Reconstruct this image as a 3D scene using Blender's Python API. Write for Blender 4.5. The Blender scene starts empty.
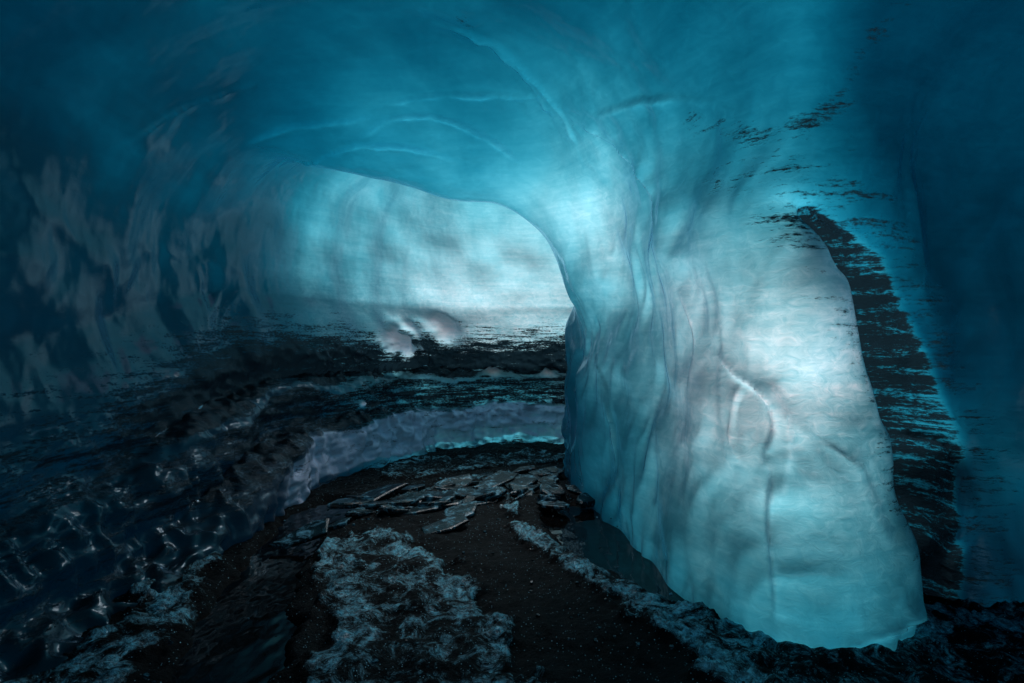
import bpy, math, numpy as np, random
from mathutils import Vector, Matrix
from mathutils.bvhtree import BVHTree
random.seed(4); rng=np.random.default_rng(7)
CAM=Vector((0,0,1.4)); K=0.9/512
# ---------- noise ----------
_perm=rng.permutation(256); _perm=np.concatenate([_perm,_perm,_perm])
_g=rng.normal(size=(256,3)); _g/=np.linalg.norm(_g,axis=1)[:,None]
def perlin(p):
    p=np.asarray(p,float); i=np.floor(p).astype(int); f=p-i; i&=255
    u=f*f*f*(f*(f*6-15)+10); out=0
    for dx in (0,1):
        for dy in (0,1):
            for dz in (0,1):
                h=_perm[_perm[_perm[(i[:,0]+dx)&255]+((i[:,1]+dy)&255)]+((i[:,2]+dz)&255)]
                d=((f-np.array([dx,dy,dz]))*_g[h]).sum(1)
                w=(u[:,0] if dx else 1-u[:,0])*(u[:,1] if dy else 1-u[:,1])*(u[:,2] if dz else 1-u[:,2])
                out=out+w*d
    return out*1.6
def fbm(p,o=3):
    s=0;a=1
    for k in range(o): s=s+a*perlin(p*(2.03**k)+k*17.3); a*=.5
    return s
def ss(a,b,x):
    t=np.clip((x-a)/(b-a),0,1); return t*t*(3-2*t)
def polysdf(X,Y,P):
    P=np.array(P,float); d=np.full(X.shape,1e9); ins=np.zeros(X.shape,bool); n=len(P)
    for k in range(n):
        a=P[k]; b=P[(k+1)%n]; e=b-a
        wx=X-a[0]; wy=Y-a[1]; t=np.clip((wx*e[0]+wy*e[1])/(e@e),0,1)
        d=np.minimum(d,(wx-t*e[0])**2+(wy-t*e[1])**2)
        c=((a[1]<=Y)&(b[1]>Y))|((b[1]<=Y)&(a[1]>Y))
        xi=a[0]+(Y-a[1])*e[0]/(e[1] if e[1] else 1e-9)
        ins^=c&(X<xi)
    d=np.sqrt(d); return np.where(ins,d,-d)
def chaik(P,it=2,closed=True):
    P=np.array(P,float)
    for _ in range(it):
        Q=[]
        n=len(P)
        for k in range(n if closed else n-1):
            a=P[k];b=P[(k+1)%n]; Q+= [a*.75+b*.25,a*.25+b*.75]
        if not closed: Q=[P[0]]+Q+[P[-1]]
        P=np.array(Q)
    return P
# ---------- cave air field ----------
room=[(-2.3,-6),(-2.3,0),(-2.15,2.5),(-2.1,3.5),(-2.0,4.9),(-1.75,6.0),(-1.1,7.3),(0,7.9),(1.0,7.8),(1.9,7.4),(1.7,6.9),
 (0.78,6.5),(0.55,6.1),(0.66,5.2),(0.86,4.1),(0.96,3.1),(1.2,2.6),(1.7,2.58),(2.2,2.9),(2.75,3.15),(3.0,2.8),(3.0,1.5),(2.8,0),(2.8,-6)]
room=chaik(room,2)
h=0.034
xs=np.arange(-4.2,4.4,h); ys=np.arange(-4.0,9.4,h); zs=np.arange(-.3,4.8,h)
def plan(X2,Y2):
    D2=polysdf(X2,Y2,room)
    side=np.clip(1-ss(-.2,.6,X2-(Y2>6.9)*3.0),0.0,1)
    yc=5.1+0.10*(X2)
    H2=3.35+0.25*ss(2.5,0,Y2)-1.3*ss(-1.5,-3.8,Y2)-(0.66+.35*ss(-.2,.7,X2))*np.exp(-((Y2-yc)/.70)**2)*ss(-2.8,-1.2,X2)+0.95*ss(5.4,6.9,Y2)*ss(-2.6,-.3,X2)-.28*ss(.5,2.8,X2)+.10*np.sin(X2*2.1+Y2)
    dip=.50*ss(5.8,2.6,Y2)
    return D2,side,H2,dip
zk=[-.4,0,.30,.48,.56,.85,.95,1.02,1.25,1.4,1.9,2.6,5]
def field(D2,side,H2,dip,z):
    bl=np.interp(z+dip,zk,[-.02,0,.02,.06,.30,.34,.40,.58,.56,.62,.78,.75,.6])-dip*.45
    br=np.interp(z,[-.4,0,.6,1.2,1.8,2.4,5],[-.04,0,.05,.1,.12,.1,.0])
    a=D2+bl*side+br*(1-side); b=H2-z; k=1.35
    hh=np.maximum(k-np.abs(a-b),0)/k
    return np.minimum(a,b)-hh*hh*k*.25
# spine of the side recess: follows the front ice surface, just inside it
def march(px,py):
    t=np.arange(1.5,9,.01); X=(px-512)*K*t; Z=1.4+(341.5-py)*K*t
    f=field(*plan(X,t),Z); i=np.argmax(f<0); return np.array([X[i],t[i],Z[i]])
spine=[];rad=[]
for px,py,r in [(742,188,2),(796,216,14),(862,285,34),(900,370,48),(926,470,56),(938,560,52),(925,640,42)]:
    p=march(px,py); spine.append(p+(p-np.array(CAM))*.16/np.linalg.norm(p-np.array(CAM))); rad.append(r*K*p[1])
X2,Y2=np.meshgrid(xs,ys,indexing='ij')
PL=plan(X2,Y2)
F=np.empty((len(xs),len(ys),len(zs)),np.float32)
BAN=np.full(F.shape,-9,np.float32)
ri=np.where((xs>.3))[0][0]; rj0=np.where(ys>1.6)[0][0]; rj1=np.where(ys>5.4)[0][0]
SX,SY=X2[ri:,rj0:rj1],Y2[ri:,rj0:rj1]
for j,z in enumerate(zs):
    f=field(*PL,z)
    bn=np.full(SX.shape,-9.)
    for q in range(len(spine)-1):
        A=spine[q];B=spine[q+1]; e=(B-A)*np.array([1,.60,1])
        wx=SX-A[0];wy=(SY-A[1])*.60;wz=z-A[2]
        t=np.clip((wx*e[0]+wy*e[1]+wz*e[2])/(e@e),0,1)
        dd=np.sqrt((wx-t*e[0])**2+(wy-t*e[1])**2+(wz-t*e[2])**2)
        bn=np.maximum(bn,rad[q]*(1-t)+rad[q+1]*t-dd)
    BAN[ri:,rj0:rj1,j]=bn
    kk=.14; b=BAN[:,:,j]; hh=np.maximum(kk-np.abs(f-b),0)/kk
    F[:,:,j]=np.maximum(f,b)+hh*hh*kk*.25
# ---------- surface nets ----------
S=F>0
nx,ny,nz=F.shape
cnt=np.zeros((nx-1,ny-1,nz-1),np.int8)
for i in(0,1):
    for j in(0,1):
        for l in(0,1): cnt+=S[i:nx-1+i,j:ny-1+j,l:nz-1+l]
mask=(cnt>0)&(cnt<8)
idx=-np.ones(mask.shape,np.int32); cells=np.argwhere(mask); idx[mask]=np.arange(len(cells))
cor=np.array([(i,j,l) for i in(0,1) for j in(0,1) for l in(0,1)])
vals=np.stack([F[cells[:,0]+q[0],cells[:,1]+q[1],cells[:,2]+q[2]] for q in cor],1)
acc=np.zeros((len(cells),3));n=np.zeros(len(cells))
for a in range(8):
    for b in range(a+1,8):
        if abs(cor[a]-cor[b]).sum()!=1: continue
        va,vb=vals[:,a],vals[:,b]; m=(va>0)!=(vb>0)
        t=np.where(m,va/np.where(m,va-vb,1),0)
        acc+=np.where(m[:,None],cor[a]+t[:,None]*(cor[b]-cor[a]),0); n+=m
V=(cells+acc/n[:,None])*h+np.array([xs[0],ys[0],zs[0]])
quads=[]
for ax in range(3):
    o1,o2=[q for q in range(3) if q!=ax]
    s0=[slice(None)]*3;s1=[slice(None)]*3
    s0[ax]=slice(0,-1);s1[ax]=slice(1,None)
    A=S[tuple(s0)];B=S[tuple(s1)]; E=np.argwhere(A!=B)
    E=E[(E[:,o1]>0)&(E[:,o2]>0)&(E[:,o1]<F.shape[o1]-1)&(E[:,o2]<F.shape[o2]-1)]
    def g(d1,d2):
        q=E.copy();q[:,o1]-=d1;q[:,o2]-=d2;return idx[q[:,0],q[:,1],q[:,2]]
    Q=np.stack([g(1,1),g(0,1),g(0,0),g(1,0)],1)
    flip=A[E[:,0],E[:,1],E[:,2]]
    if ax==1: flip=~flip
    Q[flip]=Q[flip][:,::-1]
    quads.append(Q)
quads=np.concatenate(quads)
def vnorm(V,Q):
    fn=np.cross(V[Q[:,2]]-V[Q[:,0]],V[Q[:,3]]-V[Q[:,1]])
    N=np.zeros_like(V)
    for q in range(4):
        for c in range(3): N[:,c]+=np.bincount(Q[:,q],fn[:,c],len(V))
    return N/np.maximum(np.linalg.norm(N,axis=1),1e-9)[:,None]
def mkhit(V):
    bvh=BVHTree.FromPolygons(V.tolist(),quads.tolist())
    def hit(px,py):
        dr=Vector(((px-512)*K,1,(341.5-py)*K)).normalized()
        r=bvh.ray_cast(CAM,dr)
        return np.array(r[0]) if r[0] else np.array([0,99,0])
    return hit
hit=mkhit(V)
def subdivide(V,Q):
    E=np.concatenate([Q[:,[0,1]],Q[:,[1,2]],Q[:,[2,3]],Q[:,[3,0]]]); E.sort(axis=1)
    key=E[:,0].astype(np.int64)*len(V)+E[:,1]
    U,inv=np.unique(key,return_inverse=True); inv=inv.ravel(); n0=len(V); k=len(Q)
    mid=(V[U//len(V)]+V[U%len(V)])/2; cen=V[Q].mean(1)
    e=[n0+inv[i*k:(i+1)*k] for i in range(4)]; c=n0+len(U)+np.arange(k)
    new=[np.stack([Q[:,0],e[0],c,e[3]],1),np.stack([e[0],Q[:,1],e[1],c],1),np.stack([c,e[1],Q[:,2],e[2]],1),np.stack([e[3],c,e[2],Q[:,3]],1)]
    return np.concatenate([V,mid,cen]),np.concatenate(new)
V,quads=subdivide(V,quads)
def relax(V,Q,it=2):
    for _ in range(it):
        A=np.zeros_like(V);c=np.bincount(Q.ravel(),minlength=len(V))
        m=V[Q].mean(1)
        for q in range(4):
            for k in range(3): A[:,k]+=np.bincount(Q[:,q],m[:,k],len(V))
        V=A/c[:,None]
    return V
V=relax(V,quads,3)
N=vnorm(V,quads)
ctr=np.array([0,2,1.5]); 
if (N*(ctr-V)).sum()<0: quads=quads[:,::-1]; N=-N
def polydist(V,P,N=None):
    """distance to a polyline; with N also the signed offset to the right of it along the surface and the arc parameter"""
    P=np.array(P,float); d=np.full(len(V),1e9); sg=np.zeros(len(V)); uu=np.zeros(len(V))
    R=.6; lo=P.min(0)-R; hi=P.max(0)+R; m=((V>lo)&(V<hi)).all(1); W=V[m]; dm=d[m]; sm=sg[m]; um=uu[m]; Nm=N[m] if N is not None else None
    for k,(a,b) in enumerate(zip(P[:-1],P[1:])):
        e=b-a; t=np.clip(((W-a)@e)/(e@e+1e-9),0,1); r=W-a-t[:,None]*e; q=np.linalg.norm(r,axis=1); c=q<dm
        dm=np.where(c,q,dm)
        if N is not None:
            sd_=np.cross(e/(np.linalg.norm(e)+1e-9),Nm); sm=np.where(c,(r*sd_).sum(1),sm); um=np.where(c,(k+t)/(len(P)-1),um)
    d[m]=dm; sg[m]=sm; uu[m]=um
    return (d,sg,uu) if N is not None else d
# ---------- displacement ----------
x,y,z=V.T
left=ss(-.3,-1.4,x)*ss(6.5,5.0,y)
back=ss(5.6,6.6,y)
pil=ss(.2,.7,x)*ss(2.0,2.6,y)*ss(6.9,6.5,y)
ceil=ss(2.0,2.7,z)
dipv=.50*ss(5.8,2.6,y)*ss(0,-1,x)
d=.10*perlin(V*[.8,.7,.9]+3)+.05*perlin(V*2.1+9)
wv=V+.25*np.stack([perlin(V*1.7),perlin(V*1.7+7),perlin(V*1.7+13)],1)
sc=perlin(wv*[2.6,2.2,1.6]+[0,0,2.]); sc2=perlin(wv*[5,4,3]+21)
sq=lambda v:.5-np.sqrt(v*v+.004)
d+=left*(.044*sq(sc)+.014*sq(sc2))*ss(-.1,.6,z)*ss(3.3,1.7,z)
d+=pil*(.03*perlin(V*[3,3,1.2]+5)+.06*sq(perlin(wv*[2.2,2.2,1.3]+3))+.026*sq(perlin(wv*[4.5,4.5,2.6]+13)))*(1-.6*ceil)
lowl=(left+back)*ss(1.5,1.2,z+dipv)
d+=lowl*(.06*fbm(V*[3,3,6]+8)+.026*fbm(V*[9,9,13])*(1-.75*left))
d+=lowl*.06*sq(perlin(V*[6,6,2.2]+44))*2*ss(.7,.5,z+dipv*.3)
# overlapping flakes / melt edges: sharp on one side, feathering out on the other
# (points, height, feather width, edge width, side)
flakes=[([(385,104),(430,94),(490,96),(545,88)],.050,.22,.018,1),
 ([(360,140),(400,112),(450,115),(495,140),(520,165)],.045,.18,.018,1),
 ([(280,172),(330,150),(400,142),(455,160)],.045,.2,.02,1),
 ([(250,150),(300,128),(370,118)],.035,.2,.02,1),
 ([(120,140),(180,105),(260,90)],.03,.2,.02,1),
 ([(590,120),(635,150),(665,190),(675,240)],.045,.25,.02,-1),
 ([(600,108),(655,98),(710,108)],.03,.2,.02,1),
 ([(470,30),(520,60),(552,105)],.035,.25,.02,-1),
 ([(430,20),(500,40),(560,95),(580,140)],.03,.2,.02,1),
 ([(722,352),(742,378),(766,392),(780,425),(768,455)],.034,.09,.010,-1),
 ([(745,462),(735,430),(745,385)],.022,.06,.010,-1),
 ([(768,455),(778,480),(770,515),(777,560),(779,615)],.045,.12,.012,-1),
 ([(774,380),(788,420),(791,450),(783,500)],.022,.05,.010,1),
 ([(688,290),(701,335),(694,392)],.022,.10,.012,-1),
 ([(820,440),(842,455),(862,472)],.012,.05,.010,1),
 ([(600,340),(618,400),(622,470)],.03,.15,.015,1),
 ([(905,432),(945,440),(968,480),(972,530),(950,580),(905,618),(850,640)],.08,.10,.015,1)]
edge_glint=np.zeros(len(V)); pn7=perlin(V*7)
for pts,am,fw,ew,sd_ in flakes:
    P=chaik([hit(*q) for q in pts],2,False); dd,sg,uu=polydist(V,P,N); sg=sg*sd_
    env=np.clip(np.sin(np.pi*np.clip(uu,0.02,.98)),0,1)**.7*(.75+.5*pn7)
    over=np.where(sg>0,np.exp(-(dd/fw)**1.3),np.exp(-(dd/ew)**2))*(dd<.5)
    edge=np.exp(-(dd/(ew*1.1))**2)
    d+=am*env*(over+.25*edge); edge_glint=np.maximum(edge_glint,env*edge)
glint_lump=np.zeros(len(V)); ln=fbm(V*[2.6,2.6,3.5]+3,2)
for px,py,rx,r,am in [(402,338,.36,.28,.10),(440,326,.30,.22,.08),(492,372,.14,.06,.06),(545,374,.14,.06,.06),(360,404,.07,.04,.04)]:
    c=hit(px,py); g_=np.exp(-((((V-c)/[rx,rx,r])**2).sum(1))**1.3); g_=g_*ss(-.45,.45,ln+.5*g_-.1); d+=am*g_; glint_lump=np.maximum(glint_lump,g_)
V=V+N*d[:,None]
N=vnorm(V,quads)
x,y,z=V.T
# ---------- attributes: painted glow and dimming of the ice, sediment, frost ----------
def blob(cx,cy,cz,sx,sy,sz): return np.exp(-(((x-cx)/sx)**2+((y-cy)/sy)**2+((z-cz)/sz)**2))
glow_blobs=.95*blob(.2,4.9,2.75,1.5,1.2,.8)+2.05*blob(1.55,2.9,1.15,.85,1.0,1.35)+1.5*blob(.85,4.6,1.2,.8,1.9,1.6)+.15*blob(.9,4.4,2.5,.8,1.2,.6)
dim=3.3+.45*fbm(V*.7+4)-glow_blobs*1.40+1.1*ss(4.2,1.5,y)*ss(1.6,2.8,z)  # hand-set values paint where the ice glows and where it stays dark
dim=dim*(1-back)+back*(.44+.08*perlin(V*1.1)+.9*ss(-.9,-2.6,x)+.65*ss(1.9,3.8,z))
dim+=.7*ss(-.6,-2.3,x)*(1-back)*ss(5.8,4.0,y)+1.1*ss(1.2,.7,z+dipv)*ss(1.2,.2,x)
bI=((V-[xs[0],ys[0],zs[0]])/h).astype(int); bI=np.clip(bI,0,np.array(F.shape)-1)
ban=BAN[bI[:,0],bI[:,1],bI[:,2]]
xedge=np.interp(z,[s_[2] for s_ in spine[::-1]],[s_[0] for s_ in spine[::-1]])
dim=np.clip(dim,.34,4.8)+2.3*ss(-.12,.12,x-xedge)*ss(1.2,1.8,x)-1.7*blob(2.75,2.9,.8,.3,.6,.5)
dim=np.clip(dim,.30,4.8)-.26*edge_glint*ss(2.,.3,dim)-.4*edge_glint*ss(1.,2.,dim)  # melt edges brightened in the ice colour as painted highlights
dim=dim*(1-np.clip(glint_lump*1.2,0,1))+.10*glint_lump  # bulges also made to glow, a painted stand-in for wet glints
inner=field(*plan(x,y),z)
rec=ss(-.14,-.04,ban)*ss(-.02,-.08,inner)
dim=dim*(1-rec)+rec*2.5
lb=np.clip(left+back+ss(-1.0,-1.5,x),0,1)*(1-pil)
zw=z+dipv+.10*perlin(V*[1.2,1.2,1.2])+.03*perlin(V*[5,5,5])
near=left*ss(4.8,3.0,y)
deb=lb*(ss(.90,1.0,zw)*ss(1.45,1.25,zw)*.95+ss(.50,.55,zw)*ss(.93,.88,zw)*.68+.55*ss(2.0,1.4,zw)*ss(1.3,1.4,zw)+.5*ss(.1,.0,zw)+.28*ss(.1,.2,zw)*ss(.55,.5,zw))
deb*=(1-.50*near)*(1-np.clip(glint_lump*1.5,0,1))
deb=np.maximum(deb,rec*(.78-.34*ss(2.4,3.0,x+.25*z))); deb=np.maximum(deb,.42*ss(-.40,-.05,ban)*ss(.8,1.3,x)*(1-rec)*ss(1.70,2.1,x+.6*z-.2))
frost=np.clip(lb*ss(.56,.46,zw)*ss(.0,.15,zw)*ss(3.8,5.5,y)*.95+pil*.15+back*ss(2.6,1.5,z)*ss(1.3,1.5,z)*.35+.5*blob(1.9,2.9,1.1,.55,.9,1.1)+.3*lb*ss(1.3,.9,z)*ss(3,5,y)+.2*edge_glint,0,1)*(1-glint_lump)  # frost, plus melt edges whitened as painted highlights
seams=[[(460,0),(470,40)],[(560,100),(590,125),(625,130)],[(690,125),(735,130),(775,150)],[(905,10),(870,45),(840,100),(800,130)],[(722,180),(716,235)],[(740,190),(780,200),(830,212),(860,225)]]
for s in seams:
    P=[hit(*q) for q in s]; deb=np.maximum(deb,.46*np.exp(-(polydist(V,P)/.08)**2))
# ---------- materials ----------
def newmat(nm):
    m=bpy.data.materials.new(nm); m.use_nodes=True; nt=m.node_tree; nt.nodes.clear(); return m,nt
def nd(nt,t,ins={},**kw):
    n=nt.nodes.new(t)
    for a,b in kw.items(): setattr(n,a,b)
    for a,b in ins.items():
        if isinstance(b,bpy.types.NodeSocket): nt.links.new(b,n.inputs[a])
        else: n.inputs[a].default_value=b
    return n
def mt(nt,op,a,b=0.,c=None,clamp=False):
    n=nd(nt,'ShaderNodeMath',{0:a,1:b},operation=op,use_clamp=clamp)
    if c is not None:
        if isinstance(c,bpy.types.NodeSocket): nt.links.new(c,n.inputs[2])
        else:n.inputs[2].default_value=c
    return n.outputs[0]
def noise(nt,vec,scale,sv=(1,1,1),detail=4,rough=.55,dist=0):
    mp=nd(nt,'ShaderNodeMapping',{'Vector':vec,'Scale':sv})
    return nd(nt,'ShaderNodeTexNoise',{'Vector':mp.outputs[0],'Scale':scale,'Detail':detail,'Roughness':rough,'Distortion':dist}).outputs['Fac']
def mixc(nt,f,a,b):
    n=nd(nt,'ShaderNodeMix',data_type='RGBA')
    for s,v in ((n.inputs[0],f),(n.inputs[6],a),(n.inputs[7],b)):
        if isinstance(v,bpy.types.NodeSocket): nt.links.new(v,s)
        else: s.default_value=v
    return n.outputs[2]
def mr(nt,v,a,b,c=0.,d=1.):
    return nd(nt,'ShaderNodeMapRange',{'Value':v,'From Min':a,'From Max':b,'To Min':c,'To Max':d},interpolation_type='SMOOTHSTEP').outputs[0]
def ice_material(nm):
    m,nt=newmat(nm)
    co=nd(nt,'ShaderNodeTexCoord').outputs['Object']
    at=lambda s:nd(nt,'ShaderNodeAttribute',attribute_name=s).outputs['Fac']
    dim,db,fr=at('painted_dimming'),at('sediment'),at('frost')  # first value: hand-set dimming of the light coming through the sheet
    streak=noise(nt,co,1.3,(1,1,17),4,.7,.35)
    fine=noise(nt,co,12,(1,1,1.6),4,.7,1.2)
    cloud=noise(nt,co,1.5,(1,1,1),3,.55,1.0)
    amt=mt(nt,'MULTIPLY_ADD',fr,.9,.2)
    t=mt(nt,'MULTIPLY_ADD',mt(nt,'SUBTRACT',streak,.5),mt(nt,'MULTIPLY_ADD',amt,.7,.30),dim)
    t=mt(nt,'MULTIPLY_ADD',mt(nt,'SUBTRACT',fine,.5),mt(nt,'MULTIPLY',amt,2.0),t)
    t=mt(nt,'MULTIPLY_ADD',mt(nt,'SUBTRACT',cloud,.5),mt(nt,'MINIMUM',mt(nt,'MULTIPLY',dim,.8),1.1),t)
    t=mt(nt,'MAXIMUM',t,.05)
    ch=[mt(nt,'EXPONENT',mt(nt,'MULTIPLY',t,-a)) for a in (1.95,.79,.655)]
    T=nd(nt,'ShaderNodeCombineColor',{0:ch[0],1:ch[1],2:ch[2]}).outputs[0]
    grit=noise(nt,co,28,(1,1,2.5),4,.75)
    gs=noise(nt,co,2.0,(1,1,11),5,.75,.3)
    dm=mt(nt,'ADD',db,mt(nt,'ADD',mt(nt,'MULTIPLY',mt(nt,'SUBTRACT',grit,.5),1.1),mt(nt,'MULTIPLY',mt(nt,'SUBTRACT',gs,.5),1.8)))
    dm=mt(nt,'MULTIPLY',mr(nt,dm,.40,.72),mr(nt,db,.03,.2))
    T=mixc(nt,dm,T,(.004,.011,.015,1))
    dcol=mixc(nt,fr,(.04,.12,.15,1),(.72,.68,.82,1))
    dcol=mixc(nt,mt(nt,'MULTIPLY',mr(nt,fine,.45,.8,0,.6),amt),dcol,(.65,.7,.75,1))
    dirt=mixc(nt,grit,(.002,.003,.0035,1),(.062,.054,.060,1))
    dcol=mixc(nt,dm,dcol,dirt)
    bh=mt(nt,'MULTIPLY_ADD',noise(nt,co,4,(1,1,.8),2,.45),1.0,mt(nt,'MULTIPLY',fine,mt(nt,'MULTIPLY',amt,.20)))
    bh=mt(nt,'MULTIPLY_ADD',mt(nt,'MULTIPLY',grit,dm),.35,bh)
    bp=nd(nt,'ShaderNodeBump',{'Height':bh,'Strength':.5,'Distance':.05}).outputs[0]
    df=nd(nt,'ShaderNodeBsdfDiffuse',{'Color':dcol,'Normal':bp}).outputs[0]
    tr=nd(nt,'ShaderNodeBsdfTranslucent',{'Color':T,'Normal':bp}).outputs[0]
    ms=nd(nt,'ShaderNodeMixShader',{0:mr(nt,fr,.7,.95,.88,.20),1:df,2:tr}).outputs[0]
    fz=nd(nt,'ShaderNodeFresnel',{'IOR':1.40,'Normal':bp}).outputs[0]
    rg=mt(nt,'ADD',mt(nt,'MULTIPLY_ADD',fr,.12,.07),mr(nt,dim,2.0,3.6,0,.13))
    gl=nd(nt,'ShaderNodeBsdfGlossy',{'Color':(.68,.87,1,1),'Roughness':rg,'Normal':bp}).outputs[0]
    gf=mt(nt,'MULTIPLY',mt(nt,'MULTIPLY_ADD',fr,-.25,.98),mt(nt,'MULTIPLY_ADD',dm,-.40,1.0))
    ms=nd(nt,'ShaderNodeMixShader',{0:mt(nt,'MULTIPLY',fz,gf),1:ms,2:gl}).outputs[0]
    nd(nt,'ShaderNodeOutputMaterial',{'Surface':ms})
    return m
ICE=ice_material('glacier_ice')
def mkobj(nm,V,Q,mat,norm=None,attrs={},smooth=True):
    me=bpy.data.meshes.new(nm)
    if isinstance(Q,list): me.from_pydata([tuple(v) for v in V],[],[tuple(q) for q in Q])
    else:
        me.vertices.add(len(V)); me.vertices.foreach_set('co',np.asarray(V,np.float32).ravel())
        kq=Q.shape[1]
        me.loops.add(Q.size); me.loops.foreach_set('vertex_index',Q.ravel().astype(np.int32))
        me.polygons.add(len(Q)); me.polygons.foreach_set('loop_start',np.arange(0,Q.size,kq,dtype=np.int32))
    me.update(calc_edges=True); me.validate()
    if smooth: me.shade_smooth()
    for a,v in attrs.items():
        A=me.attributes.new(a,'FLOAT','POINT'); A.data.foreach_set('value',np.asarray(v,np.float32))
    if norm is not None: me.normals_split_custom_set_from_vertices(norm.tolist())
    me.materials.append(mat)
    o=bpy.data.objects.new(nm,me); bpy.context.collection.objects.link(o); return o
def sub(nm,fm):
    Q=quads[fm]; u,inv=np.unique(Q,return_inverse=True); Q=inv.reshape(Q.shape)
    return mkobj(nm,V[u],Q,ICE,N[u],dict(painted_dimming=dim[u],sediment=deb[u],frost=frost[u]))
fc=V[quads].mean(1)
pm=(fc[:,0]>.35)&(fc[:,0]<2.9)&(fc[:,1]>2.3)&(fc[:,1]<6.9)&(fc[:,2]<2.35)&(rec[quads].mean(1)<.5)
light_hole=(((fc[:,0]-.2)/1.25)**2+((fc[:,1]-7.1)/.72)**2+.25*perlin(fc*2.5)<1)&(fc[:,2]>3.2)  # unseen roof opening, added to let white light onto back wall and ledges
sub('ice_cave',~pm&~light_hole); pillar=sub('ice_pillar',pm)
# ---------- ground ----------
def axis(a,b,s,far):
    o=np.geomspace(s,far,34); return np.concatenate([a-o[::-1],np.arange(a,b,s),b+o])
gx=axis(-2.8,3.6,.022,150); gy=axis(1.4,8.4,.022,150)
GX,GY=np.meshgrid(gx,gy,indexing='ij'); G=np.stack([GX.ravel(),GY.ravel(),0*GX.ravel()],1)
n1=perlin(G*[3,3,1]+5); n2=perlin(G*[9,9,1]+1); n3=fbm(G*[22,22,1]+2,2)
wob=.10*n1+.06*n2+.03*n3
def region(P,it=1): return polysdf(G[:,0],G[:,1],chaik(P,it))+wob
r_c=region([(-1.36,3.82),(-1.13,4.25),(-.56,3.91),(-.18,3.2),(.04,2.67),(.1,2.0),(.1,1.2),(-.9,1.2),(-.85,2.28),(-.85,2.67),(-1.04,3.08)])
r_l=region([(-2.2,3.9),(-1.9,3.7),(-1.74,3.2),(-1.55,2.5),(-1.6,1.5),(-2.3,1.5),(-1.9,2.6)])
r_s=region([(-.12,5.0),(.02,4.9),(.22,4.0),(.70,3.3),(.95,2.9),(1.3,2.6),(2.6,3.1),(3.2,2.6),(3,1.4),(1.0,1.4),(.86,2.2),(.74,2.7),(.52,3.15),(.05,3.95)])
r_b=region([(-1.5,6.3),(-.9,6.9),(.7,7.2),(.7,6.6),(-.3,6.3),(-1.2,5.6)])
r_t=region([(-1.0,5.3),(-.5,5.9),(.2,6.1),(.1,5.7),(-.5,5.2),(-.9,4.5),(-1.15,4.6)])
pool=region([(.15,5.0),(.75,5.2),(1.0,4.2),(1.1,3.1),(.9,3.0),(.55,3.5),(.25,4.1)])
chan=region([(-1.95,4.9),(-1.5,5.3),(-1.15,4.9),(-1.4,4.0),(-1.15,3.1),(-1.0,2.5),(-1.0,1.3),(-1.55,1.3),(-1.5,2.5),(-1.7,3.2),(-1.8,4.2)])
ring=lambda r:ss(-.04,.05,r)*(.66+.34*ss(.32,.05,r))
fro=np.max([ring(r_c),ring(r_l),ring(r_s),ring(r_b)*.8,ring(r_t)*.8],0)
wet=np.maximum(ss(-.03,.12,pool),ss(-.03,.12,chan))
fro*=1-.8*wet
inz=(np.abs(G[:,0])<4)&(G[:,1]<9)&(G[:,1]>-5)
G[:,2]=(.03*n1+.012*n2+.010*n3+fro*(.030+.018*n2+.010*n3)-wet*.13)*np.where(inz,1,.3)
i=np.arange(len(gx)-1)[:,None]*len(gy)+np.arange(len(gy)-1)[None]
GQ=np.stack([i,i+len(gy),i+len(gy)+1,i+1],-1).reshape(-1,4)
m,nt=newmat('black_sand_and_frost'); co=nd(nt,'ShaderNodeTexCoord').outputs['Object']
fa=nd(nt,'ShaderNodeAttribute',attribute_name='frost').outputs['Fac']; we=nd(nt,'ShaderNodeAttribute',attribute_name='wet').outputs['Fac']
ng=noise(nt,co,60,(1,1,1),3,.7); nm_=noise(nt,co,6,(1,1,1),7,.82,.9)
sand=mixc(nt,ng,(.0004,.0007,.0009,1),(.0035,.0048,.006,1))
vo=nd(nt,'ShaderNodeTexVoronoi',{'Vector':co,'Scale':85.0}); sp=mt(nt,'MULTIPLY',mr(nt,vo.outputs['Distance'],.26,.14),mr(nt,nd(nt,'ShaderNodeSeparateColor',{0:vo.outputs['Color']}).outputs[0],.80,.86))
sand=mixc(nt,sp,sand,(.40,.68,.78,1))
fm=mr(nt,mt(nt,'ADD',mt(nt,'MULTIPLY',fa,.62),mt(nt,'MULTIPLY',mt(nt,'SUBTRACT',nm_,.5),2.8)),.38,.88)
fcol=mixc(nt,mr(nt,noise(nt,co,30,(1,1,1),5,.8),.38,.64),(.008,.08,.11,1),(.27,.76,.90,1))
col=mixc(nt,fm,sand,fcol)
bp=nd(nt,'ShaderNodeBump',{'Height':mt(nt,'ADD',ng,nm_),'Strength':.7,'Distance':.02}).outputs[0]
pr=nd(nt,'ShaderNodeBsdfPrincipled',{'Base Color':col,'Roughness':mt(nt,'MULTIPLY_ADD',fm,-.42,.60),'Specular IOR Level':mt(nt,'MULTIPLY_ADD',fm,.6,.06),'Normal':bp})
nd(nt,'ShaderNodeOutputMaterial',{'Surface':pr.outputs[0]})
mkobj('ground',G,GQ,m,None,dict(frost=fro,wet=wet))
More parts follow.
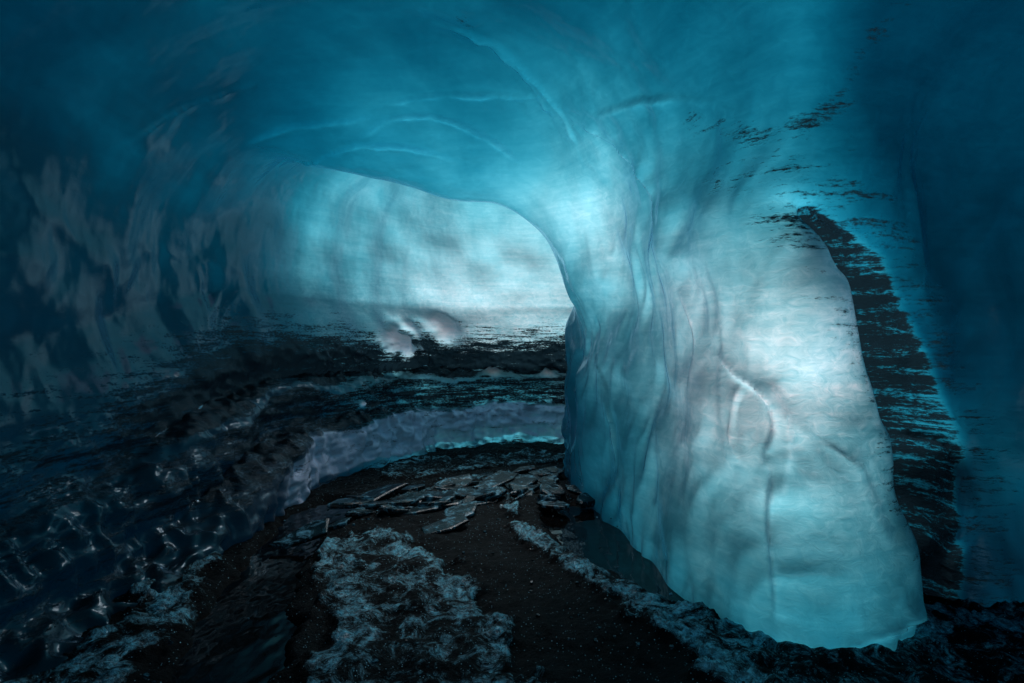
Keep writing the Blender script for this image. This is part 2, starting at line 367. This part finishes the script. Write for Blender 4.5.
# ---------- broken ice slabs and rubble ----------
m,nt=newmat('dirty_clear_ice'); co=nd(nt,'ShaderNodeTexCoord').outputs['Object']
nn=noise(nt,co,9,(1,1,1),5,.75,.5)
col=mixc(nt,mr(nt,nn,.48,.72),(.004,.007,.009,1),(.18,.40,.50,1))
bp=nd(nt,'ShaderNodeBump',{'Height':nn,'Strength':.5,'Distance':.02}).outputs[0]
pr=nd(nt,'ShaderNodeBsdfPrincipled',{'Base Color':col,'Roughness':.18,'IOR':1.31,'Normal':bp})
nd(nt,'ShaderNodeOutputMaterial',{'Surface':pr.outputs[0]}); SL=m
def plates(nm,items,mat,seed,bev=.008):
    rnd=random.Random(seed); VV=[];FF=[]
    for (cx,cy,cz,r,tk,ratio,rot) in items:
        k=rnd.randint(5,8); b=len(VV)
        M=Matrix.Rotation(rot,3,'Z')@Matrix.Rotation(rnd.uniform(-.22,.22),3,'X')@Matrix.Rotation(rnd.uniform(-.22,.22),3,'Y')
        rr=[r*rnd.uniform(.65,1.1) for _ in range(k)]; aa=[(q+rnd.uniform(-.3,.3))*2*math.pi/k for q in range(k)]
        for sc_,zz in ((.92,-.5),(1,-.1),(.98,.35),(.86,.5)):
            for q in range(k):
                p=M@Vector((rr[q]*sc_*math.cos(aa[q])*ratio,rr[q]*sc_*math.sin(aa[q]),zz*tk+rnd.uniform(-.1,.1)*tk))
                VV.append((p.x+cx,p.y+cy,p.z+cz))
        for l in range(3):
            for q in range(k):
                FF.append((b+l*k+q,b+l*k+(q+1)%k,b+(l+1)*k+(q+1)%k,b+(l+1)*k+q))
        FF.append(tuple(b+q for q in reversed(range(k)))); FF.append(tuple(b+3*k+q for q in range(k)))
    o=mkobj(nm,VV,FF,mat,smooth=False)
    if bev: bv=o.modifiers.new('b','BEVEL'); bv.width=bev; bv.segments=2
    return o
rnd=random.Random(11); it=[]
for _ in range(60):
    t=rnd.random(); cx=-1.15+1.5*t+rnd.gauss(0,.22); cy=4.6+1.3*t+rnd.gauss(0,.28)
    it.append((cx,cy,.005+rnd.uniform(0,.035),rnd.uniform(.05,.19),rnd.uniform(.02,.05),rnd.uniform(1.0,2.2),rnd.uniform(.5,1.0)))
for _ in range(16):
    it.append((.42+rnd.gauss(0,.14),5.3+rnd.gauss(0,.3),.02,rnd.uniform(.05,.13),rnd.uniform(.03,.07),rnd.uniform(1,1.6),rnd.uniform(0,3)))
plates('ice_slabs',it,SL,3)
it=[]
for _ in range(500):
    cx=rnd.uniform(-1.9,2.2); cy=rnd.uniform(2.0,7.2); r=rnd.choice([.004,.005,.007,.011])*rnd.uniform(.7,1.3)
    it.append((cx,cy,.015+r*.2,r,r*1.0,rnd.uniform(1,1.5),rnd.uniform(0,3)))
plates('gravel',it,SL,5,0)
# ---------- water ----------
m,nt=newmat('meltwater'); co=nd(nt,'ShaderNodeTexCoord').outputs['Object']
bp=nd(nt,'ShaderNodeBump',{'Height':noise(nt,co,5,(1,.6,1),2,.5),'Strength':.5,'Distance':.04}).outputs[0]
pr=nd(nt,'ShaderNodeBsdfPrincipled',{'Base Color':(.004,.0035,.0035,1),'Roughness':.04,'IOR':1.33,'Normal':bp})
nd(nt,'ShaderNodeOutputMaterial',{'Surface':pr.outputs[0]})
mkobj('meltwater_stream',[(-2.4,1,-.045),(1.6,1,-.045),(1.6,6,-.045),(-2.4,6,-.045)],[(0,1,2,3)],m)
# ---------- world, sun ----------
el=math.radians(55); az=math.radians(10)   # azimuth clockwise from +Y
L=Vector((math.sin(az)*math.cos(el),math.cos(az)*math.cos(el),math.sin(el)))
sd=bpy.data.lights.new('sun','SUN'); sd.energy=5; sd.angle=math.radians(40); sd.color=(1,.97,.97)
so=bpy.data.objects.new('sun',sd); bpy.context.collection.objects.link(so); so.rotation_euler=L.to_track_quat('Z','Y').to_euler()
w=bpy.data.worlds.new('World'); bpy.context.scene.world=w; w.use_nodes=True; nt=w.node_tree
sk=nt.nodes.new('ShaderNodeTexSky'); sk.sky_type='NISHITA'; sk.sun_disc=False; sk.sun_elevation=el; sk.sun_rotation=az
nt.links.new(sk.outputs[0],nt.nodes['Background'].inputs[0]); nt.nodes['Background'].inputs[1].default_value=.13
cd=bpy.data.cameras.new('camera'); cd.lens=20; cd.sensor_width=36; cd.clip_end=1000
c_=bpy.data.objects.new('camera',cd); bpy.context.collection.objects.link(c_); c_.location=CAM; c_.rotation_euler=(math.radians(90),0,0)
s=bpy.context.scene; s.camera=c_; s.view_settings.view_transform='Standard'; s.view_settings.look='None'; s.view_settings.exposure=0
print('verts',len(V))
